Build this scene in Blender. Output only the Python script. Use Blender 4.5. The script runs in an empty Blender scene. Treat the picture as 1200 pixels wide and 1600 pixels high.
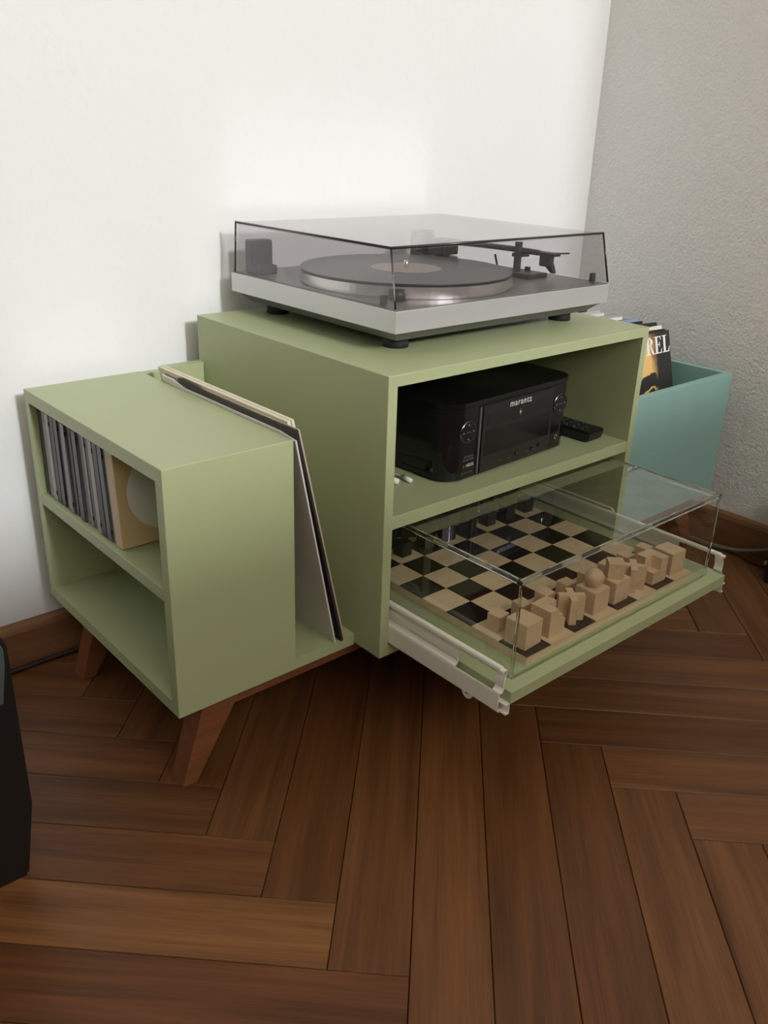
import bpy, bmesh, math, random
from mathutils import Vector, Matrix, Quaternion
random.seed(7)
scene = bpy.context.scene
C = scene.collection
Z0 = 0.49                      # all heights below are measured from the cabinet top; the floor lies Z0 lower

# ------------------------------------------------------------------ camera, world, sun, exposure
cam_d = bpy.data.cameras.new('camera'); cam = bpy.data.objects.new('camera', cam_d); C.objects.link(cam)
fw = Vector((0.61214529, 0.68398205, -0.39679554)); rt = Vector((0.75387455, -0.6562483, 0.03180152)); up = Vector((0.23864473, 0.31860121, 0.91735596))
m = Matrix((rt, up, -fw)).transposed().to_4x4(); m.translation = Vector((-0.6362, -0.7102, 0.2476 + Z0)); cam.matrix_world = m
cam_d.sensor_fit = 'VERTICAL'; cam_d.sensor_height = 36.0; cam_d.sensor_width = 27.0; cam_d.lens = 30.6645
cam_d.clip_start = 0.02
scene.camera = cam
world = bpy.data.worlds.new('sky'); scene.world = world; world.use_nodes = True
bg = world.node_tree.nodes['Background']; bg.inputs[0].default_value = (1.0, 0.955, 0.88, 1); bg.inputs[1].default_value = 4.0
sun_d = bpy.data.lights.new('sun_offscreen', 'SUN'); sun = bpy.data.objects.new('sun_offscreen', sun_d); C.objects.link(sun)
sun_d.energy = 1.85; sun_d.angle = math.radians(5.0); sun_d.color = (0.94, 0.975, 1.0)
sun.rotation_mode = 'QUATERNION'; sun.rotation_quaternion = Vector((0.02, 1.0, -0.45)).to_track_quat('-Z', 'Y'); sun.location = (0, -5, 5)
vs = scene.view_settings; vs.view_transform = 'Standard'; vs.look = 'None'; vs.gamma = 1.0; vs.use_curve_mapping = False; vs.exposure = -0.10
scene.cycles.blur_glossy = 0.2

# ------------------------------------------------------------------ material helpers
MATS = {}
def srgb(r, g, b):
    f = lambda c: (c/255/12.92 if c/255 <= .04045 else ((c/255+.055)/1.055)**2.4)
    return (f(r), f(g), f(b), 1)
def pmat(name, col, rough=.5, metal=0, spec=.5, bump=0, bscale=200, vary=0.0, coat=0):
    if name in MATS: return MATS[name]
    mt = bpy.data.materials.new(name); mt.use_nodes = True; nt = mt.node_tree; b = nt.nodes['Principled BSDF']
    b.inputs['Base Color'].default_value = col; b.inputs['Roughness'].default_value = rough; b.inputs['Metallic'].default_value = metal
    b.inputs['Specular IOR Level'].default_value = spec; b.inputs['Coat Weight'].default_value = coat; b.inputs['Coat Roughness'].default_value = .08
    tc = nt.nodes.new('ShaderNodeTexCoord'); nz = nt.nodes.new('ShaderNodeTexNoise'); nz.inputs['Scale'].default_value = bscale; nz.inputs['Detail'].default_value = 4
    nt.links.new(tc.outputs['Object'], nz.inputs['Vector'])
    mx = nt.nodes.new('ShaderNodeMix'); mx.data_type = 'RGBA'; mx.blend_type = 'MULTIPLY'; mx.inputs[0].default_value = vary
    mx.inputs[6].default_value = col; nt.links.new(nz.outputs['Color'], mx.inputs[7]); nt.links.new(mx.outputs[2], b.inputs['Base Color'])
    if bump:
        bp = nt.nodes.new('ShaderNodeBump'); bp.inputs['Strength'].default_value = bump; bp.inputs['Distance'].default_value = .001
        nt.links.new(nz.outputs['Fac'], bp.inputs['Height']); nt.links.new(bp.outputs[0], b.inputs['Normal'])
    MATS[name] = mt; return mt
def plaster(name, col, scale, strength, dist):
    mt = bpy.data.materials.new(name); mt.use_nodes = True; nt = mt.node_tree; b = nt.nodes['Principled BSDF']
    b.inputs['Base Color'].default_value = col; b.inputs['Roughness'].default_value = .9; b.inputs['Specular IOR Level'].default_value = .15
    tc = nt.nodes.new('ShaderNodeTexCoord'); n1 = nt.nodes.new('ShaderNodeTexNoise'); n1.inputs['Scale'].default_value = scale; n1.inputs['Detail'].default_value = 5; n1.inputs['Roughness'].default_value = .55
    n2 = nt.nodes.new('ShaderNodeTexNoise'); n2.inputs['Scale'].default_value = scale*.22; n2.inputs['Detail'].default_value = 2
    ad = nt.nodes.new('ShaderNodeMath'); ad.operation = 'ADD'
    for n in (n1, n2): nt.links.new(tc.outputs['Object'], n.inputs['Vector'])
    nt.links.new(n1.outputs['Fac'], ad.inputs[0]); nt.links.new(n2.outputs['Fac'], ad.inputs[1])
    bp = nt.nodes.new('ShaderNodeBump'); bp.inputs['Strength'].default_value = strength; bp.inputs['Distance'].default_value = dist
    nt.links.new(ad.outputs[0], bp.inputs['Height']); nt.links.new(bp.outputs[0], b.inputs['Normal'])
    return mt
def wood(name, dark, light, stretch=(2.5, 45, 45), rough=.42, tint=True, spec=.4, wave=.5):
    """grain runs along the object's local X"""
    mt = bpy.data.materials.new(name); mt.use_nodes = True; nt = mt.node_tree; b = nt.nodes['Principled BSDF']; L = nt.links.new
    b.inputs['Roughness'].default_value = rough; b.inputs['Specular IOR Level'].default_value = spec
    tc = nt.nodes.new('ShaderNodeTexCoord'); oi = nt.nodes.new('ShaderNodeObjectInfo')
    mu = nt.nodes.new('ShaderNodeMath'); mu.operation = 'MULTIPLY'; mu.inputs[1].default_value = 37.0; L(oi.outputs['Random'], mu.inputs[0])
    ad = nt.nodes.new('ShaderNodeVectorMath'); ad.operation = 'ADD'; L(tc.outputs['Object'], ad.inputs[0]); L(mu.outputs[0], ad.inputs[1])
    mp = nt.nodes.new('ShaderNodeMapping'); mp.inputs['Scale'].default_value = stretch; L(ad.outputs[0], mp.inputs['Vector'])
    n1 = nt.nodes.new('ShaderNodeTexNoise'); n1.inputs['Scale'].default_value = 1; n1.inputs['Detail'].default_value = 6; n1.inputs['Roughness'].default_value = .6; n1.inputs['Distortion'].default_value = .6; L(mp.outputs[0], n1.inputs['Vector'])
    mp2 = nt.nodes.new('ShaderNodeMapping'); mp2.inputs['Scale'].default_value = (stretch[0]*4, stretch[1]*12, stretch[2]*12); L(ad.outputs[0], mp2.inputs['Vector'])
    n2 = nt.nodes.new('ShaderNodeTexNoise'); n2.inputs['Scale'].default_value = 1; n2.inputs['Detail'].default_value = 3; L(mp2.outputs[0], n2.inputs['Vector'])
    mx = nt.nodes.new('ShaderNodeMath'); mx.operation = 'MULTIPLY_ADD'; mx.inputs[1].default_value = .35; L(n2.outputs['Fac'], mx.inputs[0]); L(n1.outputs['Fac'], mx.inputs[2])
    cr = nt.nodes.new('ShaderNodeValToRGB'); cr.color_ramp.elements[0].position = .40; cr.color_ramp.elements[1].position = .92
    cr.color_ramp.elements[0].color = dark; cr.color_ramp.elements[1].color = light; L(mx.outputs[0], cr.inputs[0])
    out = cr.outputs[0]
    if tint:
        mm = nt.nodes.new('ShaderNodeMix'); mm.data_type = 'RGBA'; mm.blend_type = 'MULTIPLY'; mm.inputs[0].default_value = 1
        L(out, mm.inputs[6]); L(oi.outputs['Color'], mm.inputs[7]); out = mm.outputs[2]
    L(out, b.inputs['Base Color'])
    bp = nt.nodes.new('ShaderNodeBump'); bp.inputs['Strength'].default_value = .12; bp.inputs['Distance'].default_value = .0008; L(mx.outputs[0], bp.inputs['Height']); L(bp.outputs[0], b.inputs['Normal'])
    return mt
def clear(name, tint, ior=1.49, rough=.0, boost=1.0):
    """thin sheet of acrylic: light passes straight through, the surface mirrors by Fresnel"""
    mt = bpy.data.materials.new(name); mt.use_nodes = True; nt = mt.node_tree; L = nt.links.new
    nt.nodes.remove(nt.nodes['Principled BSDF']); o = nt.nodes['Material Output']
    t = nt.nodes.new('ShaderNodeBsdfTransparent'); t.inputs[0].default_value = tint
    g = nt.nodes.new('ShaderNodeBsdfGlossy'); g.inputs['Roughness'].default_value = rough
    f = nt.nodes.new('ShaderNodeFresnel'); f.inputs['IOR'].default_value = ior
    p1 = nt.nodes.new('ShaderNodeMath'); p1.operation = 'ADD'; p1.inputs[1].default_value = 1; L(f.outputs[0], p1.inputs[0])
    dv = nt.nodes.new('ShaderNodeMath'); dv.operation = 'DIVIDE'; L(f.outputs[0], dv.inputs[0]); L(p1.outputs[0], dv.inputs[1])
    mu = nt.nodes.new('ShaderNodeMath'); mu.operation = 'MULTIPLY'; mu.inputs[1].default_value = 2*boost; mu.use_clamp = True; L(dv.outputs[0], mu.inputs[0])
    ge = nt.nodes.new('ShaderNodeNewGeometry')
    mb = nt.nodes.new('ShaderNodeMath'); mb.operation = 'SUBTRACT'; mb.inputs[0].default_value = 1; L(ge.outputs['Backfacing'], mb.inputs[1])
    m2 = nt.nodes.new('ShaderNodeMath'); m2.operation = 'MULTIPLY'; L(mu.outputs[0], m2.inputs[0]); L(mb.outputs[0], m2.inputs[1])
    mx = nt.nodes.new('ShaderNodeMixShader'); L(m2.outputs[0], mx.inputs[0]); L(t.outputs[0], mx.inputs[1]); L(g.outputs[0], mx.inputs[2])
    L(mx.outputs[0], o.inputs['Surface']); MATS[name] = mt; return mt
def glassmat(name, col, rough=.02, ior=1.49):
    mt = bpy.data.materials.new(name); mt.use_nodes = True; b = mt.node_tree.nodes['Principled BSDF']
    b.inputs['Base Color'].default_value = col; b.inputs['Transmission Weight'].default_value = 1; b.inputs['Roughness'].default_value = rough; b.inputs['IOR'].default_value = ior
    return mt

M = {}
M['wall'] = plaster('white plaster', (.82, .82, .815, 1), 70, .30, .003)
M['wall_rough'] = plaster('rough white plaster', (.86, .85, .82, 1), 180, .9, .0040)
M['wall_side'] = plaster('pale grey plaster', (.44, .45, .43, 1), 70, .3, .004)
M['wall_warm'] = plaster('ochre brown plaster', (.40, .30, .19, 1), 70, .3, .004)
M['ceiling'] = plaster('ceiling paint', (.84, .82, .78, 1), 90, .1, .002)
M['green'] = pmat('sage green lacquer', (.425, .475, .268, 1), .40, spec=.45, bump=.04, bscale=350, vary=.04)
M['teal'] = pmat('teal lacquer', (.29, .49, .455, 1), .45, spec=.45, bump=.04, bscale=350, vary=.04)
M['floor'] = wood('oak parquet', (.074, .0272, .0088, 1), (.225, .096, .033, 1), rough=.45)
M['joint'] = pmat('dark joint', (.012, .006, .003, 1), .9)
M['leg'] = wood('stained beech', (.17, .055, .022, 1), (.27, .10, .045, 1), (6, 60, 60), .45, tint=False)
M['base'] = wood('oak baseboard', (.17, .070, .030, 1), (.30, .15, .072, 1), (2, 40, 40), .5, tint=False)
M['silver'] = pmat('silver aluminium', (.62, .62, .63, 1), .42, metal=.55, bump=.03, bscale=900)
M['plate'] = pmat('satin grey plinth top', (.20, .185, .18, 1), .36, metal=.35, bump=.02, bscale=900)
M['chrome'] = pmat('polished platter rim', (.88, .87, .86, 1), .26, metal=.9, bump=.02)
M['black'] = pmat('black plastic', (.010, .010, .0105, 1), .42, bump=.02, bscale=900)
M['gloss'] = pmat('gloss black plastic', (.006, .006, .0065, 1), .10, bump=.0)
M['dark'] = pmat('dark grey plastic', (.03, .03, .032, 1), .45)
M['rubber'] = pmat('black rubber', (.018, .018, .019, 1), .7)
M['vinyl'] = pmat('black vinyl', (.016, .016, .017, 1), .28, bump=.1, bscale=500)
M['label'] = pmat('grey record label', (.42, .37, .34, 1), .6)
M['white'] = pmat('white enamelled steel', (.86, .83, .75, 1), .4, bump=.02)
M['screw'] = pmat('dark screw', (.05, .04, .03, 1), .4, metal=.8)
M['maple'] = wood('light maple', (.66, .49, .30, 1), (.82, .66, .43, 1), (8, 60, 60), .5, tint=False)
M['ebony'] = pmat('black stained wood', (.014, .011, .010, 1), .35, spec=.5, bump=.05, bscale=300)
M['piece'] = wood('light chess wood', (.66, .46, .28, 1), (.80, .61, .40, 1), (10, 70, 70), .5, tint=False)
M['piece_dark'] = pmat('black chess wood', (.013, .011, .010, 1), .45)
M['print'] = pmat('pale print', (.55, .55, .53, 1), .5)
M['print_dim'] = pmat('dim print', (.10, .10, .095, 1), .5)
M['print_red'] = pmat('red print', (.16, .012, .012, 1), .5)
M['print_white'] = pmat('white print', (.86, .84, .80, 1), .5)
M['smoke'] = clear('smoked acrylic', (.922, .912, .917, 1), 1.49, .20, 1.0)
M['smoke_edge'] = pmat('smoked acrylic edge', (.028, .026, .028, 1), .2)
M['acrylic'] = clear('clear acrylic', (.986, .992, .988, 1), 1.49, .0, 1.2)
M['acrylic_edge'] = glassmat('clear acrylic edge', (.90, .95, .92, 1), .02)
M['cord'] = pmat('dark cable', (.03, .016, .010, 1), .5)
M['cord_grey'] = pmat('grey translucent cable', (.20, .155, .12, 1), .4)
M['plug'] = pmat('pale plug', (.62, .55, .38, 1), .5)
M['slate'] = pmat('slate grey baffle', (.085, .105, .12, 1), .4)

# ------------------------------------------------------------------ object helpers
def link(name, me, mat, parent=None, loc=(0, 0, 0), rot=None):
    o = bpy.data.objects.new(name, me); C.objects.link(o)
    if mat is not None and not me.materials: me.materials.append(M[mat] if isinstance(mat, str) else mat)
    o.location = loc
    if rot is not None: o.rotation_euler = rot
    if parent is not None: o.parent = parent
    return o
def tag(o, label, cat, group=None):
    o['label'] = label; o['category'] = cat
    if group: o['group'] = group
    return o
def thing(name, label, cat, loc=(0, 0, 0), rot=None, group=None):
    o = bpy.data.objects.new(name, None); C.objects.link(o); o.empty_display_size = .05; o.location = loc
    if rot is not None: o.rotation_euler = rot
    return tag(o, label, cat, group)
def struct(o): o['kind'] = 'structure'; return o
def to_mesh(bm, name='mesh', smooth=False):
    bmesh.ops.recalc_face_normals(bm, faces=bm.faces)
    me = bpy.data.meshes.new(name); bm.to_mesh(me); bm.free()
    if smooth:
        for p in me.polygons: p.use_smooth = True
    return me
def add_box(bm, x0, x1, y0, y1, z0, z1, bev=0, seg=1):
    r = bmesh.ops.create_cube(bm, size=1); vs_ = r['verts']
    for v in vs_: v.co = Vector((x0+(v.co.x+.5)*(x1-x0), y0+(v.co.y+.5)*(y1-y0), z0+(v.co.z+.5)*(z1-z0)))
    if bev:
        es = list({e for v in vs_ for e in v.link_edges}); bmesh.ops.bevel(bm, geom=es, offset=bev, segments=seg, profile=.5, affect='EDGES')
def panel(name, x0, x1, y0, y1, z0, z1, mat, parent, edges='', bev=.0009):
    """board with only the named edges eased ('x-y-' is the upright edge at low x, low y), so flush joints stay invisible"""
    o = parent.location; bm = bmesh.new(); add_box(bm, x0-o.x, x1-o.x, y0-o.y, y1-o.y, z0+Z0-o.z, z1+Z0-o.z)
    mid = Vector(((x0+x1)/2-o.x, (y0+y1)/2-o.y, (z0+z1)/2+Z0-o.z)); pick = []
    for e in bm.edges:
        c = (e.verts[0].co+e.verts[1].co)/2-mid; d = e.verts[0].co-e.verts[1].co; k = ''
        for i, a in enumerate('xyz'):
            if abs(d[i]) < 1e-7: k += a+('+' if c[i] > 0 else '-')
        if k in edges.split(): pick.append(e)
    if pick: bmesh.ops.bevel(bm, geom=pick, offset=bev, segments=2, profile=.5, affect='EDGES')
    return link(name, to_mesh(bm, name), mat, parent)
def box(name, x0, x1, y0, y1, z0, z1, mat, parent=None, bev=.0008, seg=1, off=None):
    """box given in world-like coordinates (z from the cabinet top); parent sits unrotated at off"""
    bm = bmesh.new(); o = Vector(off) if off is not None else (parent.location if parent else Vector((0, 0, 0)))
    if parent is None: o = Vector(((x0+x1)/2, (y0+y1)/2, z0+Z0))
    add_box(bm, x0-o.x, x1-o.x, y0-o.y, y1-o.y, z0+Z0-o.z, z1+Z0-o.z, bev, seg)
    return link(name, to_mesh(bm, name), mat, parent, o if parent is None else (0, 0, 0))
def lbox(name, x0, x1, y0, y1, z0, z1, mat, parent, bev=.0008, seg=1):
    bm = bmesh.new(); add_box(bm, x0, x1, y0, y1, z0, z1, bev, seg); return link(name, to_mesh(bm, name), mat, parent)
def add_cyl(bm, p, r, h, n=32, r2=None, axis='Z', bev=0):
    res = bmesh.ops.create_cone(bm, cap_ends=True, segments=n, radius1=r, radius2=r if r2 is None else r2, depth=h)
    rot = Matrix.Identity(3) if axis == 'Z' else (Matrix.Rotation(math.pi/2, 3, 'X') if axis == 'Y' else Matrix.Rotation(math.pi/2, 3, 'Y'))
    for v in res['verts']: v.co = rot @ (v.co + Vector((0, 0, h/2))) + Vector(p)
def cyl(name, p, r, h, mat, parent, n=32, r2=None, axis='Z', smooth=True):
    bm = bmesh.new(); add_cyl(bm, p, r, h, n, r2, axis); me = to_mesh(bm, name)
    if smooth:
        for q in me.polygons: q.use_smooth = len(q.vertices) == 4
    return link(name, me, mat, parent)
def add_prism(bm, pts, a0, a1, plane='xy'):
    """polygon pts extruded along the third axis from a0 to a1"""
    f = {'xy': lambda p, a: (p[0], p[1], a), 'xz': lambda p, a: (p[0], a, p[1]), 'yz': lambda p, a: (a, p[0], p[1])}[plane]
    v0 = [bm.verts.new(f(p, a0)) for p in pts]; v1 = [bm.verts.new(f(p, a1)) for p in pts]; n = len(pts)
    bm.faces.new(v0); bm.faces.new(v1)
    for i in range(n): bm.faces.new((v0[i], v0[(i+1) % n], v1[(i+1) % n], v1[i]))
def prism(name, pts, a0, a1, plane, mat, parent=None, bev=0, loc=(0, 0, 0)):
    bm = bmesh.new(); add_prism(bm, pts, a0, a1, plane)
    if bev: bmesh.ops.bevel(bm, geom=list(bm.edges), offset=bev, segments=2, profile=.5, affect='EDGES')
    return link(name, to_mesh(bm, name), mat, parent, loc)
def add_hexa(bm, b4, t4):
    b = [bm.verts.new(p) for p in b4]; t = [bm.verts.new(p) for p in t4]
    bm.faces.new(b); bm.faces.new(t)
    for i in range(4): bm.faces.new((b[i], b[(i+1) % 4], t[(i+1) % 4], t[i]))
def hexa(name, b4, t4, mat, parent=None, bev=0):
    bm = bmesh.new(); add_hexa(bm, b4, t4)
    if bev: bmesh.ops.bevel(bm, geom=list(bm.edges), offset=bev, segments=1, affect='EDGES')
    return link(name, to_mesh(bm, name), mat, parent)
def tube(name, pts, r, mat, parent=None, n=10, closed=False, sub=8):
    """smooth tube through points (Catmull-Rom)"""
    P = [Vector(p) for p in pts]; Q = []
    for i in range(len(P)-1):
        p0 = P[max(i-1, 0)]; p1 = P[i]; p2 = P[i+1]; p3 = P[min(i+2, len(P)-1)]
        for k in range(sub):
            t = k/sub; Q.append(.5*((2*p1)+(-p0+p2)*t+(2*p0-5*p1+4*p2-p3)*t*t+(-p0+3*p1-3*p2+p3)*t**3))
    Q.append(P[-1]); bm = bmesh.new(); rings = []
    for i, p in enumerate(Q):
        d = (Q[min(i+1, len(Q)-1)]-Q[max(i-1, 0)]).normalized(); a = d.orthogonal() if abs(d.z) > .95 else d.cross(Vector((0, 0, 1))); a.normalize(); b = d.cross(a)
        rings.append([bm.verts.new(p+r*(math.cos(2*math.pi*k/n)*a+math.sin(2*math.pi*k/n)*b)) for k in range(n)])
    for i in range(len(rings)-1):
        for k in range(n): bm.faces.new((rings[i][k], rings[i][(k+1) % n], rings[i+1][(k+1) % n], rings[i+1][k]))
    bm.faces.new(rings[0]); bm.faces.new(rings[-1])
    me = to_mesh(bm, name, True); return link(name, me, mat, parent)
def text_mesh(s, size, bold=0.0, ext=.0001, shear=0, space=1.0):
    cu = bpy.data.curves.new('t', 'FONT'); cu.body = s; cu.size = size; cu.offset = bold; cu.extrude = ext; cu.align_x = 'CENTER'; cu.align_y = 'CENTER'; cu.shear = shear; cu.space_character = space
    o = bpy.data.objects.new('t', cu); C.objects.link(o); dg = bpy.context.evaluated_depsgraph_get()
    me = bpy.data.meshes.new_from_object(o.evaluated_get(dg)); bpy.data.objects.remove(o); bpy.data.curves.remove(cu); me.materials.clear(); return me

# ------------------------------------------------------------------ the room
XW, YW, XL, YF, HC = 0.95, 0.46, -2.2, -1.7, 2.5
def slab(name, x0, x1, y0, y1, z0, z1, mat):
    bm = bmesh.new(); add_box(bm, x0, x1, y0, y1, z0, z1); return struct(link(name, to_mesh(bm, name), mat))
floor = slab('floor', XL-.2, XW+.2, YF-.2, YW+.2, -.10, -.010, 'joint')
slab('ceiling', XL-.2, XW+.2, YF-.2, YW+.2, HC, HC+.1, 'ceiling')
slab('wall_back', XL, XW, YW, YW+.15, -.01, HC, 'wall')
slab('wall_right', XW, XW+.15, YF-.2, YW+.15, -.01, HC, 'wall_rough')
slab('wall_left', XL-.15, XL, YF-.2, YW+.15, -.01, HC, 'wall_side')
WX0, WX1, WZ0, WZ1 = -1.5, .92, 1.1325, 2.20
bm = bmesh.new()
add_box(bm, XL, WX0, YF-.2, YF, -.01, HC); add_box(bm, WX1, XW, YF-.2, YF, -.01, HC); add_box(bm, WX0, WX1, YF-.2, YF, -.01, WZ0); add_box(bm, WX0, WX1, YF-.2, YF, WZ1, HC)
struct(link('wall_front', to_mesh(bm), 'wall_warm'))
bm = bmesh.new()
for a in ((WX0, WX0+.04, WZ0, WZ1), (WX1-.02, WX1, WZ0, WZ1), (WX0, WX1, WZ1-.04, WZ1), (WX0, WX1, WZ0-.02, WZ0)): add_box(bm, a[0], a[1], YF-.20, YF-.14, a[2], a[3])
struct(link('window_1', to_mesh(bm), 'white'))
# baseboards, a bevelled board with a rounded top edge
def baseboard(name, L, rotz, loc):
    pts = [(0, 0), (.015, 0), (.015, .058), (.012, .066), (.006, .069), (0, .069)]
    bm = bmesh.new(); add_prism(bm, pts, 0, L, 'yz')
    return struct(link(name, to_mesh(bm), 'base', None, loc, (0, 0, rotz)))
baseboard('baseboard_back', XW-XL, math.pi, (XW, YW, 0))
baseboard('baseboard_right', YW-.016-YF, math.pi/2, (XW, YF, 0))
# herringbone parquet, each plank an object of its own
PW, PL, R2 = .0797, .610, math.sqrt(2)
def clip(poly, ax, v, keep_less):
    out = []
    for i in range(len(poly)):
        a, b = poly[i], poly[(i+1) % len(poly)]; ia = (a[ax] <= v) == keep_less; ib = (b[ax] <= v) == keep_less
        if ia: out.append(a)
        if ia != ib:
            t = (v-a[ax])/(b[ax]-a[ax]); out.append((a[0]+t*(b[0]-a[0]), a[1]+t*(b[1]-a[1])))
    return out
GAP = .00045
def plank_mesh(poly):
    bm = bmesh.new(); vs_ = [bm.verts.new((p[0], p[1], 0)) for p in poly]; f = bm.faces.new(vs_)
    r = bmesh.ops.extrude_face_region(bm, geom=[f]); top = [g for g in r['geom'] if isinstance(g, bmesh.types.BMVert)]
    for v in top: v.co.z = 0
    for v in vs_: v.co.z = -.0102
    bm.normal_update(); te = [e for e in bm.edges if all(v.co.z > -.001 for v in e.verts)]
    bmesh.ops.bevel(bm, geom=te, offset=.0007, segments=1, affect='EDGES'); return to_mesh(bm, 'plank')
full = plank_mesh([(-PL/2+GAP, -PW/2+GAP), (PL/2-GAP, -PW/2+GAP), (PL/2-GAP, PW/2-GAP), (-PL/2+GAP, PW/2-GAP)])
tints = {('U', 0, 0): (.92, .86, .8), ('U', 0, 1): (.80, .70, .62), ('U', 0, -1): (1.08, 1.02, .95), ('U', 0, -2): (.86, .80, .74), ('U', 0, -3): (.90, .82, .78), ('U', 0, -4): (1.06, 1.02, .95), ('U', 0, -5): (1.12, 1.06, 1.0),
         ('V', 0, 0): (.98, .92, .84), ('V', 0, -1): (1.42, 1.40, 1.30), ('V', 0, -2): (.86, .72, .66), ('V', 0, 1): (.85, .82, .78)}
for c in range(-5, 6):
    for k in range(-40, 41):
        for kind in 'UV':
            if kind == 'U': cu, cv, ang = -.361+k*PW+c*PL+PL/2, -.0595+k*PW-c*PL+PW/2, math.pi/4
            else: cu, cv, ang = -.281+k*PW+c*PL+PW/2, .0999+k*PW-c*PL+PL/2, 3*math.pi/4
            cx, cy = (cu-cv)/R2, (cu+cv)/R2
            ca, sa = math.cos(ang), math.sin(ang)
            poly = [(cx+ca*x-sa*y, cy+sa*x+ca*y) for x, y in ((-PL/2+GAP, -PW/2+GAP), (PL/2-GAP, -PW/2+GAP), (PL/2-GAP, PW/2-GAP), (-PL/2+GAP, PW/2-GAP))]
            p2 = poly
            for ax, v, less in ((0, XL, False), (0, XW, True), (1, YF, False), (1, YW, True)):
                p2 = clip(p2, ax, v, less)
                if len(p2) < 3: break
            if len(p2) < 3: continue
            if p2 == poly: me = full
            else:
                loc_ = [((x-cx)*ca+(y-cy)*sa, -(x-cx)*sa+(y-cy)*ca) for x, y in p2]
                q = []
                for p in loc_:
                    if not q or (Vector(p)-Vector(q[-1])).length > 1e-4: q.append(p)
                if len(q) > 2 and (Vector(q[0])-Vector(q[-1])).length < 1e-4: q.pop()
                ar = abs(sum(q[i][0]*q[(i+1) % len(q)][1]-q[(i+1) % len(q)][0]*q[i][1] for i in range(len(q))))/2
                if len(q) < 3 or ar < 2e-5: continue
                me = plank_mesh(q)
            o = link('plank', me, 'floor', floor, (cx, cy, 0), (0, 0, ang))
            t = tints.get((kind, c, k))
            if t is None:
                b = random.uniform(.78, 1.15); t = (b, b*random.uniform(.93, 1.0), b*random.uniform(.88, 1.0))
            o.color = (*t, 1)

# ------------------------------------------------------------------ main green cabinet
W, D, ZB, T = .5131, .4216, -.3706, .0138
SZ1, SZ0 = -.1756, -.1928
cab = thing('media_cabinet', 'tall sage green open-front cabinet box carrying the turntable', 'cabinet', (W/2, D/2, ZB+Z0))
panel('side_panel', 0, T, 0, D, ZB+.016, -T, 'green', cab, 'x-y- x-y+'); panel('side_panel', W-T, W, 0, D, ZB+.016, -T, 'green', cab, 'x+y- x+y+')
panel('top_panel', 0, W, 0, D, -T, 0, 'green', cab, 'x-z+ x+z+ y-z+ y+z+ x-y- x+y- x-y+ x+y+'); panel('bottom_panel', 0, W, 0, D, ZB, ZB+.016, 'green', cab, 'x-z- x+z- y-z- x-y- x+y-')
box('shelf', T-.0002, W-T+.0002, .0006, D-.010, SZ0, SZ1, 'green', cab, .0006)
box('back_panel', T-.001, W-T+.001, D-.011, D-.001, ZB+.015, -T+.001, 'green', cab, 0)
def mount(s):
    """cabinet half of the runner: a folded white channel with a rounded slotted front end"""
    x = T if s < 0 else W-T; d = .0035*(-s); pts = []
    y0, y1, za, zb, r = .004, .36, -.345, -.290, .008
    for cy_, cz_, a0 in ((y0+r, za+r, 180), (y0+r, zb-r, 90)):
        for k in range(7):
            a = math.radians(a0+ (90*k/6 if a0 == 180 else 90-90*k/6+0)) if a0 == 180 else math.radians(180-90*k/6)
            pts.append((cy_+r*math.cos(a), cz_+r*math.sin(a)))
    pts = [(y1, za)] + [(y0+r+r*math.cos(math.radians(270-15*k)), za+r+r*math.sin(math.radians(270-15*k))) for k in range(7)] + [(y0+r+r*math.cos(math.radians(180-15*k)), zb-r+r*math.sin(math.radians(180-15*k))) for k in range(7)] + [(y1, zb)]
    bm = bmesh.new(); t = .0022; n = len(pts); cyz = ((y0+y1)/2, (za+zb)/2)
    inn = [(p[0]+(t if p[0] < y0+r else 0), p[1]+(t if p[1] < cyz[1] else -t)*(1 if True else 0)) for p in pts]
    xo, xi = x, x+d; cz = Z0-cab.location.z
    def V(p, xx): return bm.verts.new((xx-cab.location.x, p[0]-cab.location.y, p[1]+cz))
    A = [V(p, xo) for p in pts]; B = [V(p, xi) for p in pts]; A2 = [V(p, xo) for p in inn]; B2 = [V(p, xi) for p in inn]
    for i in range(n-1):
        for q1, q2 in ((A, B), (B, B2), (B2, A2), (A2, A)): bm.faces.new((q1[i], q1[i+1], q2[i+1], q2[i]))
    return link('runner_channel', to_mesh(bm), 'white', cab)
mount(1); mount(-1)

# ------------------------------------------------------------------ low green unit with shelves to the left and a record slot
LX0, LX1, LY0, LY1, LZT, LZB, LBT = -.2583, -.0947, .0508, .4216, -.0694, -.3736, -.3568
low = thing('shelf_unit', 'low sage green shelf unit holding CDs, with a record slot on its base', 'shelf unit', ((LX0)/2, (LY0+LY1)/2, LZB+Z0))
TF = .0165
panel('front_panel', LX0, LX1, LY0, LY0+.0150, LBT, LZT-TF, 'green', low, 'x-y- x+y-')
panel('base_panel', LX0, -.0004, LY0, LY1, LZB, LBT, 'green', low, 'x-z- y-z- x-y-')
panel('top_panel', LX0, LX1, LY0, LY1, LZT-TF, LZT, 'green', low, 'x-z+ x+z+ y-z+ y+z+ x-y- x+y-')
panel('rear_panel', LX0, LX1, LY1-.012, LY1, LBT, LZT-TF, 'green', low, 'x-y+')
box('divider_panel', LX1-.012, LX1-.0002, LY0+.015, LY1-.012, LBT, LZT-TF, 'green', low, .0)
box('shelf', LX0+.001, LX1-.012, LY0+.015, LY1-.012, -.2285, -.2125, 'green', low, .0006)
lo = low.location
prism('slot_back_panel', [(x-lo.x, z+Z0-lo.z) for x, z in ((LX1-.002, LBT), (-.0005, LBT), (-.0005, LZT+.0035), (LX1+.032, LZT+.0035), (LX1+.032, LZT-.001), (LX1-.002, LZT-.001))], LY1-.014-lo.y, LY1+.0005-lo.y, 'xz', 'green', low)

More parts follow.
